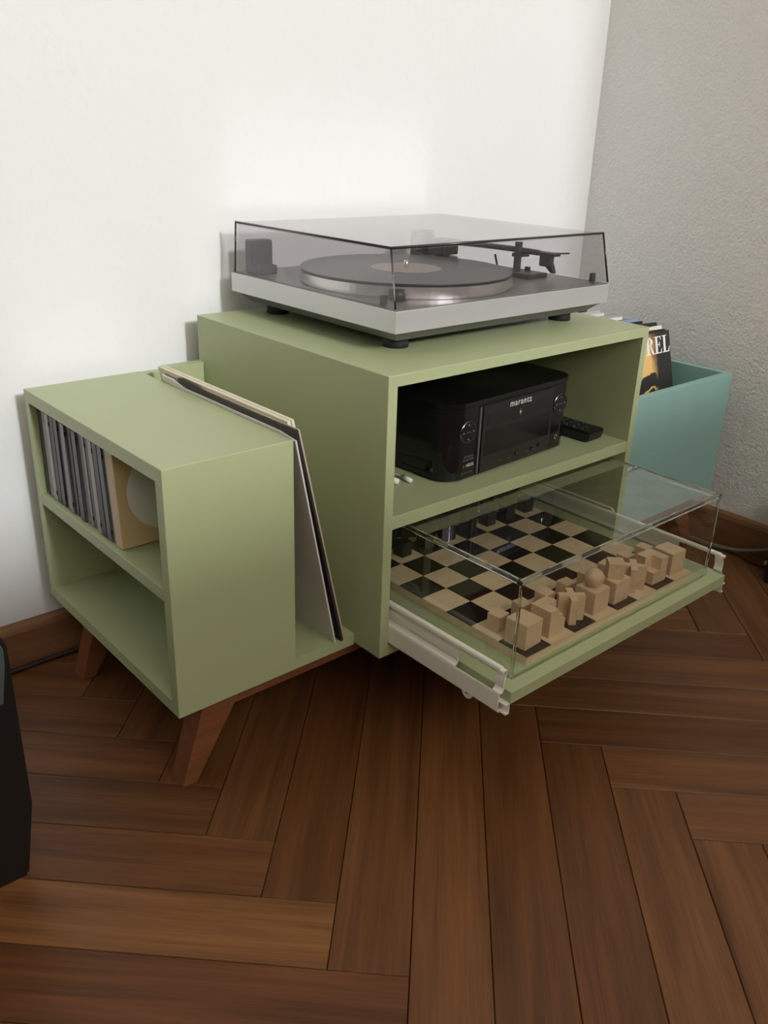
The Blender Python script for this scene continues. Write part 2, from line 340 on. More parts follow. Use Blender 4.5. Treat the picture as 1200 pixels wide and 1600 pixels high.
# ------------------------------------------------------------------ teal record crate
CX0, CX1, CY0, CY1, CZ1, CZ0, CT = .5140, .8950, .0500, .4216, -.1350, -.3720, .0125
crate = thing('record_crate', 'teal open-topped record crate beside the tall green cabinet', 'crate', ((CX0+CX1)/2, (CY0+CY1)/2, CZ0+Z0))
box('front_panel', CX0, CX1, CY0, CY0+CT, CZ0, CZ1, 'teal', crate, .0007); box('rear_panel', CX0, CX1, CY1-CT, CY1, CZ0, CZ1, 'teal', crate, .0007)
box('side_panel', CX0, CX0+.010, CY0+CT, CY1-CT, CZ0, CZ1, 'teal', crate, .0005); box('side_panel', CX1-CT, CX1, CY0+CT, CY1-CT, CZ0, CZ1, 'teal', crate, .0005)
box('bottom_panel', CX0+.009, CX1-CT+.001, CY0+CT-.001, CY1-CT+.001, CZ0+.001, CZ0+.014, 'teal', crate, 0)

# ------------------------------------------------------------------ wooden leg frame
fr = thing('leg_frame', 'reddish brown wooden frame with splayed legs under the cabinets', 'leg frame', (W/2, .24, 0))
def frame_side(y0, y1):
    for nm, x0, x1 in (('rail', -.200, .845),):
        o = fr.location; bm = bmesh.new(); add_box(bm, x0-o.x, x1-o.x, y0+.0008-o.y, y1-.0008-o.y, -.3995+Z0, -.3738+Z0, .0006); link(nm, to_mesh(bm), 'leg', fr)
    for s in (-1, 1):
        mx = lambda x: (x if s < 0 else (LX0+CX1)-x) - fr.location.x
        b4 = [(mx(-.251), y0-fr.location.y, 0), (mx(-.231), y0-fr.location.y, 0), (mx(-.231), y1-.006-fr.location.y, 0), (mx(-.251), y1-.006-fr.location.y, 0)]
        t4 = [(mx(-.2135), y0-fr.location.y, -.3738+Z0), (mx(-.158), y0-fr.location.y, -.3738+Z0), (mx(-.158), y1-fr.location.y, -.3738+Z0), (mx(-.2135), y1-fr.location.y, -.3738+Z0)]
        hexa('leg', b4, t4, 'leg', fr, .0008)
frame_side(.0690, .1040); frame_side(.3600, .3950)
for x in (-.14, .79): 
    bm = bmesh.new(); o = fr.location; add_box(bm, x-o.x, x+.03-o.x, .104-o.y, .36-o.y, -.398+Z0, -.3740+Z0, .001); link('cross_rail', to_mesh(bm), 'leg', fr)

# ------------------------------------------------------------------ pull-out tray on white runners
TX0, TX1, TY0, TZ0, TZ1 = .0233, .4898, -.1986, -.3390, -.3229
tray = thing('pull_out_tray', 'sage green pull-out tray on white runners, sliding from the tall cabinet', 'drawer', (W/2, 0, TZ0+Z0))
bm = bmesh.new(); add_box(bm, TX0-W/2, TX1-W/2, TY0, .205, 0, TZ1-TZ0, .0007); link('tray_board', to_mesh(bm), 'green', tray)
def runner(s):
    fx = (lambda x: x-W/2) if s < 0 else (lambda x: (W-x)-W/2)
    zt = lambda z: z-TZ0
    th = .0012; xo, xi = .0148, .0226
    up_ = [(xo+.001, -.2995), (xo+.0012, -.2960), (xo+.0022, -.2945), (xi-.0012, -.2945), (xi, -.2958), (xi, -.2990)]
    web = [(xi, -.2990), (xi-.0012, -.3040), (xi-.0030, -.3100), (xi-.0034, -.3160), (xi-.0022, -.3210), (xi-.0042, -.3245), (xo+.0004, -.3265)]
    lo_ = [(xo+.0004, -.3265), (xo, -.3290), (xo, -.3500), (xo+.0012, -.3515), (xo+.0055, -.3515), (xo+.0060, -.3490)]
    def sheet(bm, prof, y0, y1):
        n = len(prof); off = []
        for i in range(n):
            a = Vector(prof[max(i-1, 0)]); b = Vector(prof[min(i+1, n-1)]); d = (b-a).normalized(); off.append((prof[i][0]+d.y*th*-1*0+(-d.y)*th*-1, prof[i][1]+d.x*th*-1))
        rings = []
        for y in (y0, y1):
            rings.append(([bm.verts.new((fx(p[0]), y, zt(p[1]))) for p in prof], [bm.verts.new((fx(p[0]), y, zt(p[1]))) for p in off]))
        (a0, b0), (a1, b1) = rings
        for i in range(n-1):
            bm.faces.new((a0[i], a0[i+1], a1[i+1], a1[i])); bm.faces.new((b0[i], b0[i+1], b1[i+1], b1[i]))
            bm.faces.new((a0[i], a0[i+1], b0[i+1], b0[i])); bm.faces.new((a1[i], a1[i+1], b1[i+1], b1[i]))
        for i in (0, n-1): bm.faces.new((a0[i], a1[i], b1[i], b0[i]))
    bm = bmesh.new(); ye = -.1905
    sheet(bm, up_, ye+.006, .30); sheet(bm, lo_, ye+.002, .30); sheet(bm, web, -.118, .30); sheet(bm, web, ye, ye+.013)
    sheet(bm, [(p[0], p[1]-.0015) for p in up_], ye, ye+.006)
    # rounded slot end and ear
    add_cyl(bm, (fx(xo) if s < 0 else fx(xo+.0014), -.140, zt(-.3505)), .0085, .0014, 20, axis='X')
    link_o = link('runner', to_mesh(bm), 'white', tray)
    bm = bmesh.new(); add_cyl(bm, (fx(xo)-.0006 if s < 0 else fx(xo)-.0008, -.140, zt(-.3505)), .0022, .0014, 14, axis='X'); link('screw', to_mesh(bm), 'screw', link_o)
    bm = bmesh.new()   # short lower catch
    for z0, z1, xa, xb in ((-.3395, -.3380, xo+.0015, xi+.001), (-.3525, -.3510, xo+.003, xi+.001)): add_box(bm, *sorted((fx(xa), fx(xb))), ye-.007, ye+.02, zt(z0), zt(z1))
    add_box(bm, *sorted((fx(xi), fx(xi+.0012))), ye-.007, ye+.02, zt(-.3525), zt(-.3382)); link('catch', to_mesh(bm), 'white', link_o)
runner(-1); runner(1)

# ------------------------------------------------------------------ chess board and pieces
BX, BY, BZ, S = .0774, -.1735, -.3105, .045
bo = thing('chessboard', 'light wooden chessboard inlaid with black squares on the pull-out tray', 'chessboard', (BX+4*S, BY+4*S, TZ1+Z0))
bm = bmesh.new(); add_box(bm, -4*S, 4*S, -4*S, 4*S, 0, BZ-TZ1-.0006, .0005); link('board_core', to_mesh(bm), 'maple', bo)
bm = bmesh.new(); add_box(bm, -S/2+.0001, S/2-.0001, -S/2+.0001, S/2-.0001, -.0008, .0006, .0); sqd = to_mesh(bm, 'square'); sqd.materials.append(M['ebony'])
bm = bmesh.new(); add_box(bm, -S/2+.0001, S/2-.0001, -S/2+.0001, S/2-.0001, -.0008, .0006, .0); sql = to_mesh(bm, 'square'); sql.materials.append(M['maple'])
for i in range(8):
    for j in range(8):
        link('square', sqd if (i+j) % 2 == 0 else sql, None, bo, ((i-3.5)*S, (j-3.5)*S, BZ-TZ1-.0006))
def at(i, j): return (BX+(i+.5)*S, BY+(j+.5)*S+(.004 if j == 0 else 0), BZ+Z0)
def pc_pawn():
    bm = bmesh.new(); h = .0096; add_box(bm, -h, h, -h, h, 0, .0215, .0005); return to_mesh(bm, 'pawn')
def pc_rook():
    bm = bmesh.new(); h = .0158; add_box(bm, -h, h, -h, h, 0, .0335, .0006); return to_mesh(bm, 'rook')
def pc_knight(mir):
    h, z1, z2 = .0155, .0180, .0360; s = -1 if mir else 1; bm = bmesh.new()
    lo_ = [(-h, -h), (h, -h), (h, h), (0, h), (0, 0), (-h, 0)] if mir else [(-h, -h), (h, -h), (h, 0), (h, h), (-h, h)]
    hi_ = [(0, -h), (h, -h), (h, h), (-h, h), (-h, 0), (0, 0)] if mir else [(-h, -h), (0, -h), (0, 0), (h, 0), (h, h), (-h, h)]
    add_prism(bm, lo_, 0, z1); add_prism(bm, hi_, z1, z2)
    if not mir: add_prism(bm, [(0, -h), (h*.55, -h), (h*.55, 0), (0, 0)], z1, z1+.009)
    return to_mesh(bm, 'knight')
def pc_bishop():
    bm = bmesh.new(); a, b = .0172, .0046; pts = []
    for k in range(4):
        ang = math.pi/4+k*math.pi/2; c, s = math.cos(ang), math.sin(ang)
        for (u, v) in ((a, -b), (a, b), (b, b)): pts.append((c*u-s*v, s*u+c*v))
    add_prism(bm, pts, 0, .0350); return to_mesh(bm, 'bishop')
def pc_queen(mat, loc, label):
    t = thing('queen', label, 'chess piece', loc); h = .0158; lbox('base_cube', -h, h, -h, h, 0, .032, mat, t, .0006)
    bm = bmesh.new(); bmesh.ops.create_uvsphere(bm, u_segments=28, v_segments=18, radius=.0125)
    for v in bm.verts: v.co.z += .032+.0121
    link('ball', to_mesh(bm, 'ball', True), mat, t)
def pc_king(mat, loc, label):
    t = thing('king', label, 'chess piece', loc); h = .0158; lbox('base_cube', -h, h, -h, h, 0, .032, mat, t, .0006)
    bm = bmesh.new(); k = .0108; add_box(bm, -k, k, -k, k, .0318, .0318+2.1*k, .0006); bmesh.ops.rotate(bm, verts=bm.verts, matrix=Matrix.Rotation(math.pi/4, 3, 'Z')); link('top_cube', to_mesh(bm), mat, t)
def army(mat, jb, jp, light):
    adj = 'light' if light else 'black'; mats = M[mat]
    mp, mr, mk, mk2, mb_ = pc_pawn(), pc_rook(), pc_knight(False), pc_knight(True), pc_bishop()
    for me in (mp, mr, mk, mk2, mb_): me.materials.append(mats)
    for i in range(8): tag(link('pawn', mp, None, None, at(i, jp), (0, 0, random.uniform(-.10, .10))), f'small {adj} wooden cube pawn in the row before the larger {adj} pieces', 'chess piece', f'{adj} pawns')
    tag(link('rook', mr, None, None, at(0, jb), (0, 0, .06)), f'{adj} wooden cube rook beside the stepped {adj} knight and the white runner' if not light else 'light wooden cube rook on a dark corner square', 'chess piece', f'{adj} rooks')
    tag(link('rook', mr, None, None, at(7, jb), (0, 0, -.05)), f'{adj} wooden cube rook beside the stepped {adj} knight and the white runner' if not light else 'light wooden cube rook on a pale corner square', 'chess piece', f'{adj} rooks')
    tag(link('knight', mk if light else mk2, None, None, at(1, jb), (0, 0, .03)), f'stepped {adj} wooden knight on a {"pale" if light else "dark"} square', 'chess piece', f'{adj} knights')
    tag(link('knight', mk2, None, None, at(6, jb), (0, 0, -.04)), f'stepped {adj} wooden knight on a {"dark" if light else "pale"} square', 'chess piece', f'{adj} knights')
    tag(link('bishop', mb_, None, None, at(2, jb), (0, 0, .12)), f'cross-shaped {adj} wooden bishop on a {"dark" if light else "pale"} square', 'chess piece', f'{adj} bishops')
    tag(link('bishop', mb_, None, None, at(5, jb), (0, 0, -.1)), f'cross-shaped {adj} wooden bishop on a {"pale" if light else "dark"} square', 'chess piece', f'{adj} bishops')
    pc_queen(mat, at(3, jb), f'{adj} wooden queen, a ball on a cube'); pc_king(mat, at(4, jb), f'{adj} wooden king, a small turned cube on a larger cube')
army('piece', 0, 1, True); army('piece_dark', 7, 6, False)

# ------------------------------------------------------------------ clear acrylic cover over the chess set
GX0, GX1, GY0, GY1, GZ1, GT = .0420, .4655, -.1820, .1985, -.1955, .0045
cs = thing('display_cover', 'clear acrylic box cover standing over the chess set on the tray', 'acrylic cover', ((GX0+GX1)/2, (GY0+GY1)/2, TZ1+Z0))
e, ev = .0060, .0036
box('top_pane', GX0+e, GX1-e, GY0+e, GY1-e, GZ1-GT, GZ1, 'acrylic', cs, 0)
box('front_pane', GX0+ev, GX1-ev, GY0, GY0+GT, TZ1, GZ1-e, 'acrylic', cs, 0); box('rear_pane', GX0+ev, GX1-ev, GY1-GT, GY1, TZ1, GZ1-e, 'acrylic', cs, 0)
box('side_pane', GX0, GX0+GT, GY0+ev, GY1-ev, TZ1, GZ1-e, 'acrylic', cs, 0); box('side_pane', GX1-GT, GX1, GY0+ev, GY1-ev, TZ1, GZ1-e, 'acrylic', cs, 0)
for y in (GY0, GY1-e): box('edge', GX0, GX1, y, y+e, GZ1-e, GZ1, 'acrylic_edge', cs, .0008)
for x in (GX0, GX1-e): box('edge', x, x+e, GY0+e, GY1-e, GZ1-e, GZ1, 'acrylic_edge', cs, .0008)
for x in (GX0, GX1-ev):
    for y in (GY0, GY1-ev): box('edge', x, x+ev, y, y+ev, TZ1, GZ1-e, 'acrylic_edge', cs, .0008)

# ------------------------------------------------------------------ turntable
TTX0, TTX1, TTY0, TTY1, TTZ0, TTZ1 = .0627, .4863, .0618, .4254, .0286, .0566
tt = thing('turntable', 'silver turntable with a record on its platter under a smoked dust cover', 'turntable', ((TTX0+TTX1)/2, (TTY0+TTY1)/2, Z0))
tx, ty = tt.location.x, tt.location.y
box('plinth', TTX0, TTX1, TTY0, TTY1, TTZ0, TTZ1-.0012, 'silver', tt, .0008, 2)
box('top_plate', TTX0+.0012, TTX1-.0012, TTY0+.0012, TTY1-.0012, TTZ1-.0016, TTZ1, 'plate', tt, .0004)
i1, i2 = .004, .022
hexa('under_tray', [(TTX0+i2-tx, TTY0+i2-ty, .0145), (TTX1-i2-tx, TTY0+i2-ty, .0145), (TTX1-i2-tx, TTY1-i2-ty, .0145), (TTX0+i2-tx, TTY1-i2-ty, .0145)],
     [(TTX0+i1-tx, TTY0+i1-ty, TTZ0+.0005), (TTX1-i1-tx, TTY0+i1-ty, TTZ0+.0005), (TTX1-i1-tx, TTY1-i1-ty, TTZ0+.0005), (TTX0+i1-tx, TTY1-i1-ty, TTZ0+.0005)], pmat('dark grey under tray', (.14, .14, .135, 1), .5), tt)
for x in (TTX0+.047, TTX1-.045):
    for y in (TTY0+.050, TTY1-.050): cyl('foot', (x-tx, y-ty, 0), .0165, .0155, 'rubber', tt, 28, .0155)
PCX, PCY, PR = .2285, .2270, .1503
pl = link('platter', None or (lambda bm: (add_cyl(bm, (0, 0, 0), PR-.003, .003, 96), add_cyl(bm, (0, 0, .0022), PR, .0135, 96), to_mesh(bm))[-1])(bmesh.new()), 'chrome', tt, (PCX-tx, PCY-ty, TTZ1-.0005))
cyl('mat', (PCX-tx, PCY-ty, TTZ1+.0150), PR-.005, .0024, 'rubber', tt, 96)
rec = cyl('record', (PCX-tx, PCY-ty, TTZ1+.0172), .1500, .0018, 'vinyl', tt, 96)
cyl('record_label', (PCX-tx, PCY-ty, TTZ1+.0188), .0500, .0005, 'label', rec, 64)
for r_ in (.058, .075, .092, .108, .126, .144):
    bm = bmesh.new(); a = []
    for k in range(96):
        t = 2*math.pi*k/96; a.append([bm.verts.new((PCX-tx+rr*math.cos(t), PCY-ty+rr*math.sin(t), TTZ1+.0190+dz)) for rr, dz in ((r_, 0), (r_+.0004, .00008), (r_+.0008, 0))])
    for k in range(96):
        for q_ in range(2): bm.faces.new((a[k][q_], a[k][q_+1], a[(k+1) % 96][q_+1], a[(k+1) % 96][q_]))
    link('groove_band', to_mesh(bm), 'vinyl', rec)
cyl('spindle', (PCX-tx, PCY-ty, TTZ1+.019), .0032, .010, 'chrome', tt, 16)
# tonearm: pivot block at the rear right, tube along the right side, rest post and headshell in front
ax_, ay_ = .4080, .3360
arm = tube('tonearm', [(-.004, .03, .0335), (.002, -.06, .0375), (.014, -.13, .0375), (.024, -.182, .0360)], .0042, 'dark', tt, 12); arm.location = (ax_-tx, ay_-ty, TTZ1)
cyl('arm_base', (0, 0, 0), .026, .012, 'dark', arm, 32); cyl('arm_pillar', (0, 0, .012), .012, .012, 'black', arm, 24)
lbox('bearing_yoke', -.017, .017, -.020, .016, .016, .040, 'black', arm, .002, 2); cyl('counterweight', (-.004, .052, .030), .0135, .028, 'black', arm, 28, axis='Y')
lbox('armrest_base', -.006, .038, -.190, -.128, 0, .007, 'dark', arm, .001)
lbox('armrest_post', .004, .0125, -.158, -.149, .006, .050, 'dark', arm, .0008); lbox('armrest_clip', .002, .028, -.160, -.146, .028, .0335, 'black', arm, .0008)
cyl('cue_knob', (.026, -.160, .007), .0045, .006, 'black', arm, 16)
tube('cue_lever', [(.012, -.112, .004), (.012, -.108, .016), (.012, -.104, .026)], .0016, 'black', arm, 8)
lbox('headshell', .016, .032, -.216, -.180, .034, .0385, 'black', arm, .001); lbox('cartridge', .0185, .0295, -.207, -.186, .018, .0345, 'black', arm, .0015)
hexa('stylus_guard', [(.021, -.214, .010), (.027, -.214, .010), (.027, -.208, .010), (.021, -.208, .010)], [(.0195, -.208, .022), (.0285, -.208, .022), (.0285, -.194, .022), (.0195, -.194, .022)], 'black', arm)
tube('finger_lift', [(.032, -.204, .0375), (.040, -.212, .0375), (.044, -.222, .0385)], .0012, 'black', arm, 8)
# hinges, knob, bumpers
for x in (TTX0+.034, TTX1-.062):
    hg = lbox('hinge', x-.018-tx, x+.018-tx, TTY1-.034-ty, TTY1-.012-ty, TTZ1-.001, TTZ1+.046, 'dark', tt, .004, 3)
    lbox('hinge_base', x-.023-tx, x+.012-tx, TTY1-.054-ty, TTY1-.028-ty, TTZ1-.0005, TTZ1+.013, 'dark', hg, .003, 2)
cyl('speed_knob', (.117-tx, .121-ty, TTZ1), .0120, .013, 'dark', tt, 28, .0098)
# dust cover
LB = [(.0660, .0665), (.4885, .0665), (.4885, .4195), (.0660, .4195)]; LT = [(.0675, .0800), (.4815, .0800), (.4815, .4165), (.0675, .4165)]; LZ0, LZ1, LTk = TTZ1+.0006, .1262, .003
Pb = [Vector((p[0]-tx, p[1]-ty, LZ0)) for p in LB]; Pt = [Vector((p[0]-tx, p[1]-ty, LZ1)) for p in LT]
cen = Vector((sum(p.x for p in Pb)/4, sum(p.y for p in Pb)/4, 0))
def inn(p, d): return Vector((p.x+(d if p.x < cen.x else -d), p.y+(d if p.y < cen.y else -d), p.z))
Qb = [inn(p, LTk) for p in Pb]; Qt = [inn(p, LTk)-Vector((0, 0, LTk)) for p in Pt]
lid = hexa('dust_cover', [Pt[k]-Vector((0, 0, LTk)) for k in range(4)], Pt, 'smoke', tt)
for k, nm in enumerate(('front_pane', 'side_pane', 'rear_pane', 'side_pane')):
    a, b = k, (k+1) % 4
    dz = Vector((0, 0, LTk)); hexa(nm, [Pb[a], Pb[b], Qb[b], Qb[a]], [Pt[a]-dz, Pt[b]-dz, Qt[b], Qt[a]], 'smoke', lid)
def bar(name, a, b, r, mat, parent): return tube(name, [a, b], r, mat, parent, 8, sub=1)
for a, b in ((0, 1), (3, 0)): bar('rim', Pt[a], Pt[b], .0017, 'smoke_edge', lid)
bar('rim', Pt[1], Pb[1], .0015, 'smoke_edge', lid); bar('rim', Pt[3], Pb[3], .0013, 'smoke_edge', lid)
bar('rim', Pt[0], Pb[0], .0012, glassmat('smoked acrylic corner', (.82, .81, .82, 1), .08), lid)
for x, y in ((.0750, .0985), (.4765, .0860)): lbox('bumper', x-.0045-tx, x+.0045-tx, y-.003-ty, y+.003-ty, TTZ1+.0004, TTZ1+.0125, 'black', lid, .001)

# ------------------------------------------------------------------ compact receiver
am = thing('receiver', 'black compact CD receiver with rounded front corners on the upper shelf', 'receiver', (.2665, .1865, SZ1+Z0), (0, 0, math.radians(3.0)))
aw, ad, ah, az = .1375, .147, .108, .0035
def round_front(w, y0, y1, r, n=10):
    pts = [(w, y1), (-w, y1)]
    pts += [(-w+r-r*math.cos(math.pi/2*k/n), y0+r-r*math.sin(math.pi/2*k/n)) for k in range(n+1)]
    pts += [(w-r+r*math.sin(math.pi/2*k/n), y0+r-r*math.cos(math.pi/2*k/n)) for k in range(n+1)]
    return pts
for x in (-.10, .10):
    for y in (-.11, .11): cyl('foot', (x, y, 0), .012, .005, 'rubber', am, 20)
b_ = prism('housing', round_front(aw, -ad, ad, .030), az, ah-.007, 'xy', 'gloss', am, .0008)
for p in b_.data.polygons: p.use_smooth = False
prism('top_cover', round_front(aw+.0005, -ad-.0008, ad, .0305), ah-.0062, ah, 'xy', 'gloss', am, .0016)
yf = -ad
lbox('front_panel', -.0740, .0830, yf-.0030, yf+.004, .006, ah-.009, pmat('satin black front', (.016, .0155, .015, 1), .3), am, .0008)
lbox('groove', -.0795, -.0742, yf-.0006, yf+.004, .004, ah-.008, 'black', am, 0)
lbox('trim_strip', -.0800, -.0770, yf-.0022, yf+.004, .006, ah-.010, pmat('grey trim strip', (.10, .10, .10, 1), .35), am, .0005)
yp = yf-.0031
lbox('disc_tray', -.0660, .0760, yp-.0007, yp+.002, .0690, .0865, pmat('disc tray front', (.013, .0125, .012, 1), .28), am, .0006)
lbox('display', -.0690, .0770, yp-.0003, yp+.001, .0285, .0640, pmat('display window', (.008, .0075, .007, 1), .12), am, .0003)
def put_text(s, size, x, z, mat, parent, y, bold=0, space=1.0): 
    me = text_mesh(s, size, bold, .0001, 0, space); o = link('lettering', me, mat, parent, (x, y, z), (math.pi/2, 0, 0)); return o
put_text('marantz', .0126, .0045, .0925, 'print', am, yp-.0002, .00018, 1.18)
st = []
for k in range(8):
    a = math.pi/2+k*math.pi/4; r_ = (.0042 if k % 4 == 0 else .0028 if k % 2 == 0 else .0009); st.append((.0045+r_*math.cos(a), .0775+r_*math.sin(a)))
prism('emblem', st, yp-.0011, yp-.0006, 'xz', 'print', am)
for x in (-.030, -.012, .030, .045): prism('mark', [(x-.004, .0135), (x+.004, .0135), (x+.004, .0142), (x-.004, .0142)], yp-.0003, yp, 'xz', 'print_dim', am)
for x, z in ((.004, .0165), (.038, .0165), (.055, .0185)): cyl('push_button', (x, yp-.0012, z), .0030, .0014, 'gloss', am, 18, axis='Y') if False else link('push_button', (lambda bm: (add_cyl(bm, (x, yp+.0005, z), .0030, .0018, 18, axis='Y'), to_mesh(bm))[-1])(bmesh.new()), 'gloss', am)
def dial(x, z, r):
    k = link('dial', (lambda bm: (add_cyl(bm, (x, yf+.003, z), r, .0046, 40, axis='Y'), to_mesh(bm))[-1])(bmesh.new()), 'gloss', am)
    bm = bmesh.new(); n = 48; a = []
    for i in range(n):
        t = 2*math.pi*i/n; a.append([bm.verts.new((x+rr*math.cos(t), yy, z+rr*math.sin(t))) for rr, yy in ((r, yf-.0012), (r+.0011, yf-.0022), (r+.0012, yf+.002))])
    for i in range(n):
        for j in range(2): bm.faces.new((a[i][j], a[i][j+1], a[(i+1) % n][j+1], a[(i+1) % n][j]))
    link('dial_ring', to_mesh(bm, 'ring', True), pmat('dial ring', (.16, .16, .155, 1), .18, metal=1), k)
    for t in range(4):
        dx, dz = r*.72*math.cos(t*math.pi/2), r*.72*math.sin(t*math.pi/2); c_ = .0011
        prism('dial_mark', [(x+dx-c_, z+dz-c_*.6), (x+dx+c_, z+dz-c_*.6), (x+dx, z+dz+c_)], yf-.00175, yf-.0016, 'xz', 'print', k)
    prism('dial_mark', [(x-.004, z-.0004), (x+.004, z-.0004), (x+.004, z+.0004), (x-.004, z+.0004)], yf-.00175, yf-.0016, 'xz', 'print_dim', k)
dial(-.1010, .0685, .0138); dial(.1035, .0705, .0138)
for s, z, sz, mm in (('NETWORK', .0335, .0038, 'print_dim'), ('CD RECEIVER', .0290, .0038, 'print_dim'), ('HEOS', .0210, .0062, 'print')): put_text(s, sz, -.0965 if s != 'HEOS' else -.0930, z, mm, am, yf-.0003, .0001)
prism('emblem', [(-.1085, .0210), (-.1055, .0180), (-.1025, .0210), (-.1055, .0240)], yf-.0004, yf-.0001, 'xz', 'print_red', am)
put_text('o', .0075, -.1075, .0110, 'print_dim', am, yf-.0003)
prism('mark', [(-.104, .0105), (-.086, .0105), (-.086, .0113), (-.104, .0113)], yf-.0004, yf-.0001, 'xz', 'print_dim', am)
link('headphone_jack', (lambda bm: (add_cyl(bm, (.1010, yf+.002, .0200), .0036, .0028, 20, axis='Y'), to_mesh(bm))[-1])(bmesh.new()), 'chrome', am)
link('jack_hole', (lambda bm: (add_cyl(bm, (.1010, yf+.001, .0200), .0024, .0022, 20, axis='Y'), to_mesh(bm))[-1])(bmesh.new()), 'black', am)

# ------------------------------------------------------------------ remote control and small white cable ends on the shelf
rc = thing('remote_control', 'black remote control lying on the upper shelf beside the receiver', 'remote control', (.4555, .115, SZ1+Z0), (0, 0, math.radians(2)))
bm = bmesh.new(); add_hexa(bm, [(-.0195, -.082, 0), (.0195, -.082, 0), (.0195, .082, 0), (-.0195, .082, 0)], [(-.0225, -.086, .0175), (.0225, -.086, .0175), (.0225, .086, .0185), (-.0225, .086, .0185)])
bmesh.ops.bevel(bm, geom=list(bm.edges), offset=.003, segments=2, affect='EDGES'); link('housing', to_mesh(bm), 'black', rc)
for j in range(9):
    for i in range(3): lbox('button', -.0165+i*.012, -.0085+i*.012, -.068+j*.015, -.060+j*.015, .0170, .0196, 'dark', rc, .0008)
def plug(p, d, label):
    t = thing('cable_end', label, 'cable', (p[0], p[1], SZ1+Z0)); d = Vector(d).normalized()
    a = Vector((0, 0, .0042)); tube('plug_body', [a, a+d*.014], .0040, 'print_white', t, 14, sub=1); tube('strain_relief', [a+d*.012, a+d*.022], .0025, 'white', t, 12, sub=1)
    tube('lead', [a+d*.020, a+d*.05+Vector((-.004, 0, -.0018)), a+d*.10+Vector((.004, 0, -.0022))], .0016, 'white', t, 8)
plug((.0905, .0765), (-.12, 1, 0), 'round white cable end on the shelf next to the cabinet side panel'); plug((.1115, .0705), (.02, 1, 0), 'white cable end on the shelf against the receiver') if False else None
t = thing('cable_end', 'slim white cable tip lying against the receiver foot', 'cable', (.1080, .0700, SZ1+Z0))
tube('plug_body', [(0, 0, .0035), (.0015, .018, .0035)], .0033, 'print_white', t, 12, sub=1); tube('lead', [(.0015, .017, .0035), (.003, .03, .002), (.004, .06, .002)], .0014, 'white', t, 8)

# ------------------------------------------------------------------ CDs on the shelf of the low unit
CDW, CDH = .138, .1205
zs = -.2125+Z0
cols = [(30, 29, 29, .0110), (132, 131, 128, .0056), (140, 139, 136, .0056), (158, 156, 152, .0104), (24, 24, 25, .0110), (56, 56, 60, .0110), (66, 66, 70, .0110), (122, 122, 122, .0110), (46, 46, 49, .0110), (84, 84, 88, .0066), (58, 58, 61, .0110), (100, 100, 101, .0110), (138, 136, 131, .0064), (52, 52, 52, .0110), (150, 148, 142, .0104), (14, 14, 14, .0116), (82, 82, 82, .0110), (118, 116, 112, .0056)]
y = .4070
def cd(name, label, cat, yb, th, rgb, lean, group, card=False):
    t = thing(name, label, cat, (LX0+.0085+random.uniform(-.0018, .0018), yb, zs), (math.radians(lean), 0, 0), group)
    sp = pmat('spine %d %d %d' % rgb, srgb(*rgb), .35 if not card else .8)
    if card:
        lbox('slipcase', 0, .125, -th, 0, 0, .1195, sp, t, .0006); return t
    lbox('jewel_case', .0012, CDW, -th+.0004, -.0003, .0004, CDH-.0004, pmat('grey clear plastic', (.14, .14, .14, 1), .15), t, .0004)
    lbox('spine_card', 0, .0030, -th+.0008, -.0006, .0014, CDH-.0014, sp, t, .0003)
    for z_ in (.010, CDH-.016): lbox('hinge_tab', -.0002, .003, -th+.0004, -th+.0012, z_, z_+.006, 'dark', t, 0)
    return t
n_ = len(cols); lean0 = .0
for i, (r_, g_, b2, th) in enumerate(cols):
    th *= 1.13; tone = 'black' if r_ < 40 else 'dark grey' if r_ < 95 else 'pale grey'
    lean = -3.6*max(0, (i-4))/(n_-5) if i > 4 else 0
    cd('cd_case', f'CD case with {tone} spine upright in the row on the low green unit', 'CD', y, th, (r_, g_, b2), lean, f'{tone} CDs on the upper shelf'); y -= th+.0007
    if i == 4:
        pass
bx_ = cd('box_set', 'thick beige card box set with a pale disc on its cover, beside the CDs', 'box set', y-.0012, .0185, (206, 186, 160), -4.0, None, True)
disc = link('cover_disc', (lambda bm: (add_cyl(bm, (.0625, -.0191+.0004, .0640), .0500, .0006, 64, axis='Y'), to_mesh(bm))[-1])(bmesh.new()), pmat('pale grey disc print', srgb(226, 222, 210), .7), bx_)
kr = lbox('cover_sheet', .0004, .1246, -.0190, -.0184, .0004, .1191, pmat('kraft card', srgb(206, 180, 132), .8), bx_, 0)

# ------------------------------------------------------------------ records leaning in the slot of the low unit
def leaning(name, label, cat, xb, xt_at, y0, y1, th, h, mat, notch=None, pull=0):
    """sheet whose left face passes (xb, base) and (xt_at, unit top)"""
    ang = math.atan2(xt_at-xb, (LZT-LBT)); t = thing(name, label, cat, (xb, y0, LBT+Z0), (0, ang, 0))
    return t
def sleeve(name, label, xb, xt_at, y0, y1, th, h, mat, shape=None, group=None, mat2=None):
    t = leaning(name, label, 'record', xb, xt_at, y0, y1, th, h, mat)
    pts = shape or [(0, 0), (y1-y0, 0), (y1-y0, h), (0, h)]
    # thickness grows to +x; lifted so the tilted lower corner still rests on the base
    bm = bmesh.new(); add_prism(bm, pts, 0, th, 'yz'); link('jacket', to_mesh(bm), mat, t)
    return t
H_ = .3060
pap = pmat('off white paper', (.70, .66, .62, 1), .75); crm = pmat('cream card', (.72, .66, .52, 1), .7); bge = pmat('beige card', (.46, .37, .30, 1), .75); blk = pmat('charcoal sleeve', (.022, .021, .020, 1), .5)
wd = H_
xt = LX1+.0006
